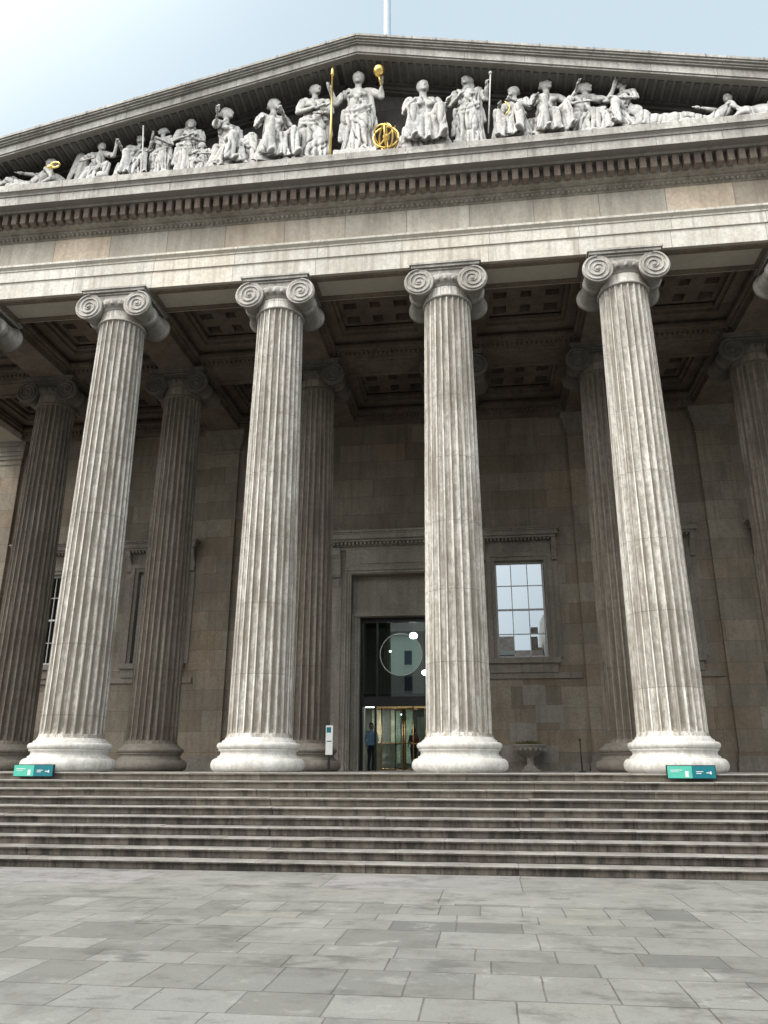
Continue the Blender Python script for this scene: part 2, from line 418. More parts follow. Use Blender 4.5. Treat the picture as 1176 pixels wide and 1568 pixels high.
bm = bmesh.new()
n = 126; pitch = 2 * (HX + .5) / n
for i in range(n):
    x = -(HX + .5) + (i + .5) * pitch
    box(bm, x - .085, x + .085, FY - .60, FY - .355, 17.03, 17.39)
for i in range(38):
    y = FY - .3 + i * pitch
    for sx in (-1, 1):
        a, b = sorted((sx * (HX + .355), sx * (HX + .60))); box(bm, a, b, y - .085, y + .085, 17.03, 17.39)
mkobj('dentils', bm, M['dent'], museum, bevel=.012)
bm = bmesh.new()
x = -HX
while x < HX: ell(bm, (x, FY - .10, 16.87), (.05, .06, .055), sub=1); x += .14
mkobj('egg_moulding', bm, M['bed'], museum)

# ------------------------------------------------------------------ pediment
APX = 22.25; SL = .232; EX = HX + 1.15
def rake(bm, o0, o1, y0, y1, x_in=0.0, x_out=EX):
    for sx in (-1, 1):
        vs = []
        for y in (y0, y1):
            for x, o in ((x_in, o0), (x_out, o0), (x_out, o1), (x_in, o1)):
                vs.append(bm.verts.new((sx * x, y, APX - SL * x + o)))
        for f in ((0, 1, 2, 3), (7, 6, 5, 4), (0, 4, 5, 1), (1, 5, 6, 2), (2, 6, 7, 3)): bm.faces.new([vs[i] for i in f])
bm = bmesh.new()
rake(bm, -.08, 0, FY - 1.25, 19.4); rake(bm, -.13, -.08, FY - 1.21, 19.4); rake(bm, -.18, -.13, FY - 1.15, 19.4); rake(bm, -.22, -.18, FY - 1.10, 19.4)
rake(bm, -.46, -.22, FY - 1.03, 19.4, 0, EX - .05); rake(bm, -.51, -.46, FY - .99, FY - .90, 0, EX - .1)
mkobj('raking_cornice', bm, M['corn'], museum)
bm = bmesh.new()
rake(bm, -.54, -.46, 18.0, 18.6, 0, EX - .8); rake(bm, -.64, -.54, 18.12, 18.6, 0, EX - 1.2); rake(bm, -.70, -.64, 18.2, 18.6, 0, EX - 1.4)
for sx in (-1, 1):
    x = .12
    while x < 16.5:
        z = APX - SL * x - .46
        box(bm, sx * x - .075, sx * x + .075, 17.30, 17.97, z - .05, z + .03); x += .24
mkobj('raking_bed_moulding', bm, M['tymp'], museum)
bm = bmesh.new(); prism(bm, [(-HX - .4, 17.9), (HX + .4, 17.9), (0, APX - .5)], 18.35, 18.6, 'Y')
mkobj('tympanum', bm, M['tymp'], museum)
bm = bmesh.new(); prism(bm, [(-EX, APX - SL * EX - .02), (EX, APX - SL * EX - .02), (0, APX - .02)], 19.41, 60, 'Y'); mkobj('roof', bm, M['roof'], museum)
bm = bmesh.new(); box(bm, -15.0, 15.0, 17.06, 18.3, 17.9, 18.12); mkobj('pediment_plinth', bm, M['corn'], museum, bevel=.02)
bm = bmesh.new()
for sx in (-1, 1):
    x = .9
    while x < EX:
        z = APX - SL * x
        box(bm, sx * x - .02, sx * x + .02, FY - 1.262, 19.3, z - .075, z + .012); x += 1.45
mkobj('cornice_flashing', bm, M['roof'], museum)

# ------------------------------------------------------------------ ceiling
bm = bmesh.new()
def beam_panel(x0, x1, y0, y1, z):
    w = .16
    box(bm, x0, x1, y0, y0 + w, z - .05, z); box(bm, x0, x1, y1 - w, y1, z - .05, z)
    box(bm, x0, x0 + w, y0 + w, y1 - w, z - .05, z); box(bm, x1 - w, x1, y0 + w, y1 - w, z - .05, z)
box(bm, -HX + 1.3, HX - 1.3, YI - .62, YI + .62, TOP + .002, 16.4)
box(bm, -HX + 1.3, HX - 1.3, YW - .45, YW - .002, TOP + .002, 16.4)
for i in range(8):
    for a, b in ((19.35, YI - .62), (YI + .62, YW - .45)):
        x = COLX[i]
        if 0 < i < 7: box(bm, x - .62, x + .62, a, b, TOP + .004, 16.4)
for i in range(7):
    x0 = COLX[i] + .62; x1 = COLX[i + 1] - .62
    for a, b in ((19.35, YI - .62), (YI + .62, YW - .45)):
        for k, (ins, z0, z1) in enumerate(((.10, 15.12, 15.2), (.2, 15.2, 15.32), (.50, 15.50, 15.62), (.62, 15.62, 15.75))):
            for (p0, p1, q0, q1) in ((x0, x1, a, a + ins), (x0, x1, b - ins, b), (x0, x0 + ins, a + ins, b - ins), (x1 - ins, x1, a + ins, b - ins)):
                box(bm, p0, p1, q0, q1, z0, z1 - .002)
        box(bm, x0, x1, a, b, 16.1, 16.22)
        for j in range(4):
            xx = x0 + .62 + (x1 - x0 - 1.24) * j / 3
            w = .22 if 0 < j < 3 else .12
            box(bm, max(x0 + .5, xx - w), min(x1 - .5, xx + w), a + .62, b - .62, 15.80, 16.1)
        for q in range(3):
            u0 = x0 + .62 + (x1 - x0 - 1.24) * q / 3 + (.22 if q else .12); u1 = x0 + .62 + (x1 - x0 - 1.24) * (q + 1) / 3 - (.22 if q < 2 else .12)
            for j in range(4):
                yy = a + .62 + (b - a - 1.24) * j / 3; w = .22 if 0 < j < 3 else .12
                box(bm, u0, u1, max(a + .62, yy - w), min(b - .62, yy + w), 15.802, 16.1)
    beam_panel(COLX[i] + .95, COLX[i + 1] - .95, 18.17, 19.25, TOP); beam_panel(COLX[i] + .95, COLX[i + 1] - .95, YI - .5, YI + .5, TOP)
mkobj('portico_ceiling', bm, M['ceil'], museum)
bm = bmesh.new()
for yb in (YI - .62, YI + .62, YW - .45):
    sgn = -1 if yb != YI + .62 else 1
    y0, y1 = sorted((yb, yb + sgn * .08))
    x = -HX + 1.5
    while x < HX - 1.5:
        if min(abs(x - c) for c in COLX) > .75 or yb == YW - .45: box(bm, x - .045, x + .045, y0, y1, 15.02, 15.115)
        x += .16
mkobj('ceiling_dentils', bm, M['ceil'], museum)

# ------------------------------------------------------------------ wall
wins = [-14.3, -9.5, -4.7, 4.45, 9.4, 14.2]; WH = .9; WZ0, WZ1 = 5.45, 9.05
bm = bmesh.new()
T = .9
ops = [(c - WH, c + WH, WZ0, WZ1) for c in wins] + [(-1.86, 1.86, F, 8.7)]
ops.sort(); x = -HX
for a, b, z0, z1 in ops:
    box(bm, x, a, YW, YW + T, F, 16.4)
    if z0 > F: box(bm, a, b, YW, YW + T, F, z0)
    box(bm, a, b, YW, YW + T, z1, 16.4); x = b
box(bm, x, HX, YW, YW + T, F, 16.4)
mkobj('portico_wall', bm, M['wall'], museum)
bm = bmesh.new()
for i, x in enumerate(COLX):
    if i in (3, 4): continue
    box(bm, x - .6, x + .6, YW - .14, YW - .001, F, TOP - .75)
mkobj('antae', bm, M['wall'], museum, bevel=.01)
bm = bmesh.new()
for i, x in enumerate(COLX):
    if i in (3, 4): continue
    for e, z0, z1 in ((.10, F, F + .3), (.05, F + .3, F + .5), (.04, TOP - 1.0, TOP - .94), (.05, TOP - .75, TOP - .6), (.10, TOP - .6, TOP - .42), (.15, TOP - .42, TOP - .2), (.22, TOP - .2, TOP - .003)):
        box(bm, x - .6 - e, x + .6 + e, YW - .14 - e, YW - .001, z0, z1)
xs = [-HX] + [v for i, x in enumerate(COLX) if i not in (3, 4) for v in (x - .72, x + .72)] + [HX]
segs = []
for i in range(0, len(xs) - 1, 2):
    if xs[i + 1] > xs[i] + .1: segs.append((xs[i], xs[i + 1]))
for a, b in segs:
    for (p, q) in (((a, -2.72), (2.72, b)) if a < 0 < b else ((a, b),)):
        box(bm, p, q, YW - .07, YW - .001, 4.72, 4.92); box(bm, p, q, YW - .10, YW - .001, F, F + .28)
def surround(c):
    y1 = YW - .001
    for s in (-1, 1):
        a, b = sorted((c + s * WH, c + s * (WH + .14))); box(bm, a, b, YW - .06, y1, WZ0, WZ1 + .14)
        a, b = sorted((c + s * (WH + .14), c + s * (WH + .30))); box(bm, a, b, YW - .11, y1, WZ0, WZ1 + .30)
        a, b = sorted((c + s * (WH + .31), c + s * (WH + .50)))
        ym = YW - .001
        pts = [(ym, 9.02), (ym - .10, 9.05), (ym - .13, 9.12), (ym - .10, 9.22), (ym - .14, 9.4), (ym - .25, 9.55), (ym - .33, 9.65), (ym - .34, 9.78), (ym - .3, 9.86), (ym, 9.86)]
        prism(bm, pts, a, b)
        box(bm, a - .01, b + .01, YW - .04, y1, WZ0, 9.0)
    box(bm, c - WH, c + WH, YW - .06, y1, WZ1, WZ1 + .14); box(bm, c - WH - .14, c + WH + .14, YW - .11, y1, WZ1 + .14, WZ1 + .30)
    box(bm, c - WH - .30, c + WH + .30, YW - .05, y1, WZ1 + .30, 9.86)
    for e, z0, z1 in ((.34, 9.862, 9.95), (.42, 9.95, 10.12), (.46, 10.12, 10.18), (.5, 10.18, 10.24)):
        box(bm, c - 1.38 - (e - .34), c + 1.38 + (e - .34), YW - e, y1, z0, z1)
    k = c - 1.3
    while k < c + 1.3: box(bm, k, k + .07, YW - .3, YW - .06, 9.78, 9.858); k += .14
    box(bm, c - WH - .38, c + WH + .38, YW - .22, y1, WZ0 - .2, WZ0 - .001)
    box(bm, c - WH - .30, c + WH + .30, YW - .12, y1, 4.922, WZ0 - .2)
for c in wins: surround(c)
mkobj('wall_trim', bm, M['trim'], museum, bevel=.006)
bm = bmesh.new(); bg = bmesh.new()
for c in wins:
    yy = YW + .22
    box(bm, c - WH, c - WH + .07, yy, yy + .1, WZ0, WZ1); box(bm, c + WH - .07, c + WH, yy, yy + .1, WZ0, WZ1)
    box(bm, c - WH + .07, c + WH - .07, yy, yy + .1, WZ0, WZ0 + .11); box(bm, c - WH + .07, c + WH - .07, yy, yy + .1, WZ1 - .07, WZ1)
    for j in (1, 2):
        x = c - WH + 2 * WH * j / 3; box(bm, x - .014, x + .014, yy + .02, yy + .07, WZ0 + .11, WZ1 - .07)
    for j, hh in ((1, .014), (2, .035), (3, .014)):
        z = WZ0 + (WZ1 - WZ0) * j / 4; box(bm, c - WH + .07, c + WH - .07, yy + .015, yy + .075, z - hh, z + hh)
    for jx in range(3):
        for jz in range(4):
            xa = c - WH + 2 * WH * jx / 3; xb = c - WH + 2 * WH * (jx + 1) / 3
            za = WZ0 + (WZ1 - WZ0) * jz / 4; zb = WZ0 + (WZ1 - WZ0) * (jz + 1) / 4
            t1, t2 = random.uniform(-.004, .004), random.uniform(-.004, .004)
            vs = [bg.verts.new(p) for p in ((xa, yy + .045 + t1, za), (xb, yy + .045 + t2, za), (xb, yy + .045 - t1, zb), (xa, yy + .045 - t2, zb))]
            bg.faces.new(vs)
mkobj('window_sashes', bm, M['frame'], museum); mkobj('window_panes', bg, M['glass'], museum, recalc=False)
bm = bmesh.new()
for c in wins: box(bm, c - WH - .2, c + WH + .2, YW + T + .01, YW + T + .1, WZ0 - .2, WZ1 + .2)
mkobj('window_backing', bm, M['dark'], museum)

# door surround
bm = bmesh.new()
y1 = YW - .001
for s in (-1, 1):
    def bx(x0, x1, p, z0, z1, yb=None):
        a, b = sorted((s * x0, s * x1)); box(bm, a, b, YW - p, yb or y1, z0, z1)
    bx(1.862, 1.93, .03, F, 8.73); bx(1.93, 2.02, .08, F, 8.83); bx(2.02, 2.10, .14, F, 8.95)
    bx(2.12, 2.70, .05, F, 9.58); bx(2.22, 2.60, .09, F + .3, 8.55)
    bx(2.10, 2.72, .12, F, F + .28)
    bx(1.58, 1.66, -.34, F, 7.13, YW + .8); bx(1.66, 1.76, -.28, F, 7.13, YW + .8); bx(1.76, 1.858, -.22, F, 7.13, YW + .8)
    ym = YW - .09
    a, b = sorted((s * 2.25, s * 2.57))
    pts = [(ym, 8.55), (ym - .10, 8.57), (ym - .15, 8.68), (ym - .10, 8.82), (ym - .12, 9.0), (ym - .2, 9.25), (ym - .36, 9.4), (ym - .40, 9.52), (ym - .36, 9.65), (ym, 9.65)]
    prism(bm, pts, a, b)
    pts = [(x_, z_) for x_, z_ in ((YW - .15, 8.5), (YW - .2, 8.4), (YW - .14, 8.25), (YW - .1, 8.2), (YW - .1, 8.5))]
    prism(bm, pts, a + .05, b - .05)
box(bm, -1.862, 1.862, YW - .03, y1, 8.70, 8.73)
box(bm, -1.93, 1.93, YW - .08, y1, 8.731, 8.83); box(bm, -2.02, 2.02, YW - .14, y1, 8.831, 8.95)
box(bm, -2.10, 2.10, YW - .05, y1, 8.951, 9.66)
box(bm, -1.5, 1.5, YW - .09, YW - .051, 9.1, 9.5)
box(bm, -2.72, 2.72, YW - .07, y1, 9.661, 9.78)
for e, z0, z1 in ((.40, 9.90, 9.98), (.52, 9.98, 10.16), (.56, 10.16, 10.22), (.62, 10.22, 10.30)):
    box(bm, -2.75 - (e - .4), 2.75 + (e - .4), YW - e, y1, z0 + .001, z1)
box(bm, -2.72, 2.72, YW - .16, y1, 9.781, 9.90)
k = -2.7
while k < 2.65: box(bm, k, k + .08, YW - .34, YW - .161, 9.80, 9.895); k += .15
box(bm, -1.858, 1.858, YW + .22, YW + .8, 7.13, 7.24); box(bm, -1.858, 1.858, YW + .28, YW + .8, 7.24, 7.36); box(bm, -1.858, 1.858, YW + .34, YW + .8, 7.36, 7.45)
box(bm, -1.858, 1.858, YW + .45, YW + .8, 7.45, 8.70)
mkobj('door_surround', bm, M['dtrim'], museum, bevel=.006)

# glazed entrance
bm = bmesh.new(); yd = YW + .62
box(bm, -1.58, -1.48, yd, yd + .12, F, 7.13); box(bm, 1.48, 1.58, yd, yd + .12, F, 7.13)
box(bm, -1.48, 1.48, yd, yd + .12, 6.95, 7.13); box(bm, -1.48, 1.48, yd - .03, yd + .15, 3.85, 4.2)
for x in (-.95, .95): box(bm, x - .03, x + .03, yd + .01, yd + .11, 4.2, 6.95)
for x in (-1.0, 1.0): box(bm, x - .04, x + .04, yd, yd + .12, F, 3.85)
mkobj('entrance_frame', bm, M['bronze'], museum)
bm = bmesh.new()
for a, b in ((-1.48, -.98), (-.92, .92), (.98, 1.48)):
    vs = [bm.verts.new(p) for p in ((a, yd + .06, 4.2), (b, yd + .06, 4.2), (b, yd + .06, 6.95), (a, yd + .06, 6.95))]; bm.faces.new(vs)
for a, b in ((-1.48, -1.04), (1.04, 1.48)):
    vs = [bm.verts.new(p) for p in ((a, yd + .06, F), (b, yd + .06, F), (b, yd + .06, 3.85), (a, yd + .06, 3.85))]; bm.faces.new(vs)
for k in range(4):
    a = math.radians(28 + 90 * k); c, s_ = math.cos(a) * .88, math.sin(a) * .88
    vs = [bm.verts.new(p) for p in ((0, yd + .5, F + .05), (c, yd + .5 + s_, F + .05), (c, yd + .5 + s_, 3.8), (0, yd + .5, 3.8))]; bm.faces.new(vs)
mkobj('entrance_glass', bm, M['dglass'], museum, recalc=False)
bm = bmesh.new()
for k in range(4):
    a = math.radians(28 + 90 * k); c, s_ = math.cos(a), math.sin(a)
    for r in (.06, .88): tube(bm, [(c * r, yd + .5 + s_ * r, F + .02), (c * r, yd + .5 + s_ * r, 3.82)], .024, 8)
    for z in (F + .08, F + .95, 3.78): tube(bm, [(c * .06, yd + .5 + s_ * .06, z), (c * .88, yd + .5 + s_ * .88, z)], .022, 6)
box(bm, -.96, .96, yd - .02, yd + .02, 3.78, 3.84)
mkobj('revolving_door', bm, M['brass'], museum)
bm = bmesh.new()
def disc(r0, r1, y, cx, cz, n=48, mi=0):
    A = [bm.verts.new((cx + r1 * math.cos(2 * math.pi * i / n), y, cz + r1 * math.sin(2 * math.pi * i / n))) for i in range(n)]
    if r0 == 0: f = bm.faces.new(A); f.material_index = mi; return
    B = [bm.verts.new((cx + r0 * math.cos(2 * math.pi * i / n), y, cz + r0 * math.sin(2 * math.pi * i / n))) for i in range(n)]
    for i in range(n): f = bm.faces.new((A[i], A[(i + 1) % n], B[(i + 1) % n], B[i])); f.material_index = mi
disc(.775, .80, yd + .05, -.05, 5.75, mi=1); disc(0, .775, yd + .045, -.05, 5.75)
mkobj('round_glass_sign', bm, [M['mglass'], M['white']], museum, recalc=False)
# foyer
bm = bmesh.new()
box(bm, -5, 5, YW + 9, YW + 9.2, F, 8.4, 1); box(bm, -5, 5, YW + .95, YW + 9, 8.2, 8.4, 0); box(bm, -5.2, -5, YW + .95, YW + 9, F, 8.4, 0); box(bm, 5, 5.2, YW + .95, YW + 9, F, 8.4, 0)
for x in (-2.6, 0.1, 2.6):
    box(bm, x - .25, x + .25, YW + 6.5, YW + 7, F, 8.2, 1)
for x in (-2.1, -1.2, -.5, .5, 1.3): box(bm, x - .22, x + .22, YW + 8.9, YW + 8.98, F + .3, F + 2.7, 2)
box(bm, -1.9, -.8, YW + 5.5, YW + 6, F, F + 1.1, 2); box(bm, .2, 1.2, YW + 4.6, YW + 4.65, F + .6, F + 2.1, 2); box(bm, -5, 5, YW + 6.2, YW + 9, 4.4, 4.8, 0)
mkobj('foyer', bm, [M['dark'], M['cream'], M['shop']], museum)
bm = bmesh.new()
for x, y, z, r in ((.25, YW + 2.6, 6.75, .17), (.62, YW + 3.6, 5.4, .14), (-.9, YW + 4.4, 6.4, .06), (-.6, YW + 6, 3.9, .05)):
    ell(bm, (x, y, z), (r, r, r * .8), sub=3)
lam = mkobj('foyer_lamp', bm, M['lamp'], None)
bm = bmesh.new(); box(bm, .6, 2.5, YW + 3, YW + 4.2, 8.14, 8.19); box(bm, -2.5, 2.5, YW + 7, YW + 8, 4.34, 4.39)
mkobj('added_fill_panel', bm, M['panel'])  # glowing panels added to fill the foyer with light
# wings beside the portico
bm = bmesh.new()
for s in (-1, 1):
    a, b = sorted((s * HX, s * 45)); box(bm, a, b, YW + .3, YW + 14, -.0, 17.2)
mkobj('side_wings', bm, M['wall'], museum)
bm = bmesh.new()
for s in (-1, 1):
    a, b = sorted((s * HX, s * 45.5)); box(bm, a, b, YW - .2, YW + 14.5, 17.2, 17.9)
mkobj('side_wing_cornices', bm, M['corn'], museum)
bm = bmesh.new()
box(bm, -17.3, 17.3, YW + 9.3, 60, 0, 17.9); box(bm, -17.3, 17.3, YW + T + .1, YW + 9.3, 8.5, 17.9)
mkobj('main_block', bm, M['wall'], museum)

# ------------------------------------------------------------------ steps and ground
bm = bmesh.new()
YS = 17.42
for i in range(10):
    z = F - i * .16; y = YS - i * .365
    y_b = 60 if i == 0 else YS - (i - 1) * .365 + .1
    x = -24.0; r0 = random.Random(i)
    while x < 24:
        w = r0.uniform(1.6, 2.8); dz = r0.uniform(-.006, .003); dy = r0.uniform(-.010, .008)
        yb = y + .5 if i == 0 else y_b
        pts = [(y + dy + .045, z - .157), (y + dy + .04, z - .055), (y + dy, z - .048), (y + dy - .004, z - .02 + dz), (y + dy + .012, z - .004 + dz), (y + dy + .03, z + dz), (yb, z + dz), (yb, z - .157)]
        prism(bm, pts, x + .003, min(x + w - .003, 24)); x += w
box(bm, -24, 24, YS + .501, 60, F - .16, F - .004)
for i in range(9):
    z = F - .165 - i * .16; box(bm, -24, 24, YS - i * .365 + .06, 60 - i * .01, z - .158, z)
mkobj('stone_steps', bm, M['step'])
bm = bmesh.new()
vs = [bm.verts.new(p) for p in ((-600, -600, 0), (600, -600, 0), (600, 900, 0), (-600, 900, 0))]; bm.faces.new(vs)
mkobj('ground', bm, M['pave'])

# ------------------------------------------------------------------ flagpole
bm = bmesh.new(); lathe(bm, [(.16, 0), (.15, 3), (.12, 12), (.10, 14)], 16, Matrix.Translation((.35, 21.5, 21.0))); ell(bm, (.35, 21.5, 35.1), (.2, .2, .2)); mkobj('flagpole', bm, M['pole'])

# ------------------------------------------------------------------ statues
def figure_bm(parts):
    bm = bmesh.new()
    for p in parts:
        if p[0] == 'c': capsule(bm, p[1], p[2], p[3], p[4])
        elif p[0] == 'e': ell(bm, p[1], p[2], sub=3, rot=(p[3] if len(p) > 3 else None))
        elif p[0] == 'b': box(bm, *p[1])
        elif p[0] == 'r':
            rings = []; nf = p[2]; ph = p[3]; n = 96
            for z, cx, cy, rx, ry, am in p[1]:
                r = []
                for k in range(n):
                    a = 2 * math.pi * k / n
                    w = 1 + am * (abs(math.sin(nf * a * .5 + ph + .5 * math.sin(2 * a + ph) + z * .6)) * 2 - 1)
                    r.append(bm.verts.new((cx + rx * w * math.cos(a), cy + ry * w * math.sin(a), z)))
                rings.append(r)
            for A, B in zip(rings, rings[1:]):
                for k in range(n): bm.faces.new((A[k], A[(k + 1) % n], B[(k + 1) % n], B[k]))
            bm.faces.new(rings[0][::-1]); bm.faces.new(rings[-1])
    return bm
def head(c, yaw=0, beard=False, hood=False, helm=False):
    c = Vector(c); R = Matrix.Rotation(yaw, 3, 'Z')
    def P(x, y, z): return tuple(c + R @ Vector((x, y, z)))
    ps = [('e', P(0, -.01, -.01), (.08, .098, .118), R), ('e', P(0, .03, .03), (.090, .095, .105), R), ('c', P(0, -.10, .0), P(0, -.122, -.032), .013, .019),
          ('c', P(0, .015, -.22), P(0, .0, -.08), .056, .048), ('e', P(0, .12, .02), (.045, .045, .045), R), ('c', P(-.03, -.095, -.062), P(.03, -.095, -.062), .014, .014), ('e', P(0, -.085, -.10), (.035, .03, .025), R),
          ('c', P(-.045, -.088, .03), P(.045, -.088, .03), .014, .014)]
    if beard: ps += [('e', P(0, -.07, -.13), (.06, .05, .085), R)]
    if hood: ps += [('e', P(0, .05, .01), (.108, .105, .13), R), ('e', P(0, .08, -.14), (.12, .08, .12), R)]
    if helm: ps += [('e', P(0, .02, .06), (.095, .115, .09), R), ('c', P(0, -.05, .13), P(0, .12, .10), .022, .03)]
    return ps
def hand(p, d):
    p = Vector(p); d = Vector(d).normalized(); s = d.orthogonal().normalized()
    ps = [('c', tuple(p), tuple(p + d * .07), .034, .036)]
    for k in range(4): ps.append(('c', tuple(p + d * .07 + s * (k - 1.5) * .02), tuple(p + d * (.14 + .01 * (k % 2)) + s * (k - 1.5) * .024), .012, .010))
    ps.append(('c', tuple(p + d * .02), tuple(p + d * .08 + s * .055), .014, .012))
    return ps
def arm(sh_, el, ha, r=.052, sleeve=True):
    d = Vector(ha) - Vector(el)
    ps = [('c', sh_, el, r + .008, r - .006), ('c', el, ha, r - .006, r - .022)] + hand(ha, d)
    if sleeve: m = Vector(sh_).lerp(Vector(el), .6); ps += [('c', sh_, tuple(m), .07, .068)]
    return ps
def standing(lh, rh, le=None, re=None, ph=0.0, **hk):
    yaw = hk.pop('yaw', 0)
    ps = head((0, -.01, 1.67), yaw, **hk)
    ps += [('e', (0, 0, 1.27), (.165, .115, .22)), ('c', (-.155, 0, 1.41), (.155, 0, 1.41), .06, .06), ('e', (-.075, -.095, 1.28), (.07, .055, .065)), ('e', (.075, -.095, 1.28), (.07, .055, .065)),
           ('r', [(1.32, 0, 0, .155, .115, .03), (1.12, 0, 0, .145, .12, .07), (1.07, 0, 0, .13, .105, .05), (1.02, 0, 0, .19, .155, .10), (.85, .01, 0, .21, .165, .13), (.6, .02, -.01, .20, .165, .17), (.35, .02, -.01, .21, .17, .2), (.12, .01, -.01, .235, .19, .23), (.02, .01, -.01, .265, .21, .23)], 15, ph),
           ('c', (.09, -.07, .9), (.10, -.16, .52), .09, .068), ('c', (.10, -.16, .52), (.1, -.09, .1), .06, .05),
           ('e', (-.1, -.2, .04), (.05, .1, .04)), ('e', (.12, -.22, .04), (.05, .1, .04))]
    ps += [('c', (-.15, -.06, 1.42), (.0, -.13, 1.2), .036, .034), ('c', (0, -.13, 1.2), (.16, -.1, 1.02), .034, .04), ('c', (-.19, -.08, .95), (.0, -.18, .88), .04, .04), ('c', (0, -.18, .88), (.19, -.1, 1.02), .04, .045), ('c', (-.19, -.09, .86), (.0, -.18, .79), .03, .03), ('c', (0, -.18, .79), (.19, -.1, .93), .03, .03),
           ('c', (-.2, -.08, .95), (-.24, -.02, .42), .04, .055), ('c', (.17, 0, 1.4), (.24, .05, .7), .045, .06), ('c', (-.1, .1, 1.35), (-.13, .14, .4), .07, .10), ('c', (.1, .1, 1.35), (.13, .14, .4), .07, .10)]
    le = le or (-.27, -.02, 1.12); re = re or (.27, -.02, 1.12)
    ps += arm((-.195, 0, 1.4), le, lh) + arm((.195, 0, 1.4), re, rh)
    return ps
def seated(lh, rh, le=None, re=None, lean=0.0, kn=.0, ph=0.0, **hk):
    yaw = hk.pop('yaw', 0); L = lean
    hp = Vector((0, .12, .55)); ch = Vector((L * .5, .08, .92)); nk = Vector((L * .8, .05, 1.08)); hd = (L, 0.02, 1.29)
    ps = head(hd, yaw, **hk)
    ps += [('e', tuple(ch), (.165, .12, .2)), ('c', (nk.x - .15, .05, 1.05), (nk.x + .15, .05, 1.05), .06, .06), ('c', tuple(hp), tuple(ch), .16, .13), ('e', (nk.x - .07, -.035, .93), (.065, .055, .06)), ('e', (nk.x + .07, -.035, .93), (.065, .055, .06)),
           ('e', (0, .12, .5), (.22, .18, .16)),
           ('c', (-.1, .05, .54), (-.19, -.38, .60 + kn), .105, .078), ('c', (.1, .05, .54), (.19, -.38, .60 - kn), .105, .078),
           ('c', (-.19, -.38, .60 + kn), (-.16, -.32, .08), .075, .06), ('c', (.19, -.38, .58 - kn), (.22, -.42, .08), .075, .06),
           ('e', (-.16, -.44, .04), (.055, .12, .045)), ('e', (.22, -.52, .04), (.055, .12, .045)),
           ('r', [(.55, 0, -.08, .17, .24, .02), (.45, 0, -.12, .23, .25, .10), (.3, 0, -.12, .26, .22, .18), (.12, 0, -.12, .29, .25, .25), (.02, 0, -.12, .33, .29, .25)], 19, ph),
           ('c', (-.19, -.36, .62), (.0, -.30, .42), .036, .036), ('c', (.0, -.30, .42), (.19, -.36, .60), .036, .04), ('c', (-.2, -.2, .60), (.0, -.2, .46), .04, .04), ('c', (.0, -.2, .46), (.2, -.2, .62), .04, .04), ('c', (.15, .0, 1.0), (-.16, -.03, .68), .036, .045), ('c', (-.18, -.0, .64), (.2, -.05, .66), .04, .045),
           ('c', (-.24, .08, .55), (-.3, .05, .1), .06, .1), ('c', (.24, .08, .55), (.3, .05, .1), .06, .1), ('c', (-.21, -.38, .5), (-.27, -.36, .08), .03, .05), ('c', (.02, -.34, .45), (.03, -.38, .06), .03, .05),
           ('b', (-.33, .33, .08, .42, 0, .44)), ('b', (-.3, .3, .34, .42, .44, .6))]
    le = le or (nk.x - .27, -.0, .8); re = re or (nk.x + .27, -.0, .8)
    ps += arm((nk.x - .19, .05, 1.04), le, lh) + arm((nk.x + .19, .05, 1.04), re, rh)
    return ps
def reclining(s=1, up=.0):
    def P(x, y, z): return (s * x, y, z)
    ps = head(P(-.42, -.02, .72 + up), yaw=s * .5)
    ps += [('c', P(-.36, .0, .42 + up), P(-.05, .02, .2), .14, .13), ('c', P(-.40, -.12, .5 + up), P(-.38, .14, .5 + up), .07, .07), ('e', P(.02, 0, .17), (.17, .16, .14)),
           ('c', P(.05, -.06, .18), P(.42, -.14, .30), .1, .075), ('c', P(.42, -.14, .30), P(.78, -.1, .08), .07, .045), ('c', P(.05, .08, .18), P(.42, .05, .46), .1, .075), ('c', P(.42, .05, .46), P(.60, .02, .08), .07, .045),
           ('e', P(.86, -.12, .06), (.1, .05, .05)), ('e', P(.68, 0, .05), (.1, .05, .05)),
           ('c', P(-.2, .1, .06), P(.7, .1, .05), .1, .08), ('c', P(-.1, -.1, .12), P(.35, -.18, .12), .07, .07), ('e', P(-.5, .1, .15), (.2, .15, .2))]
    ps += arm(P(-.42, -.14, .5 + up), P(-.6, -.2, .22), P(-.42, -.28, .06), sleeve=False) + arm(P(-.36, .12, .5 + up), P(-.1, -.02, .46), P(.15, -.1, .48), sleeve=False)
    return ps
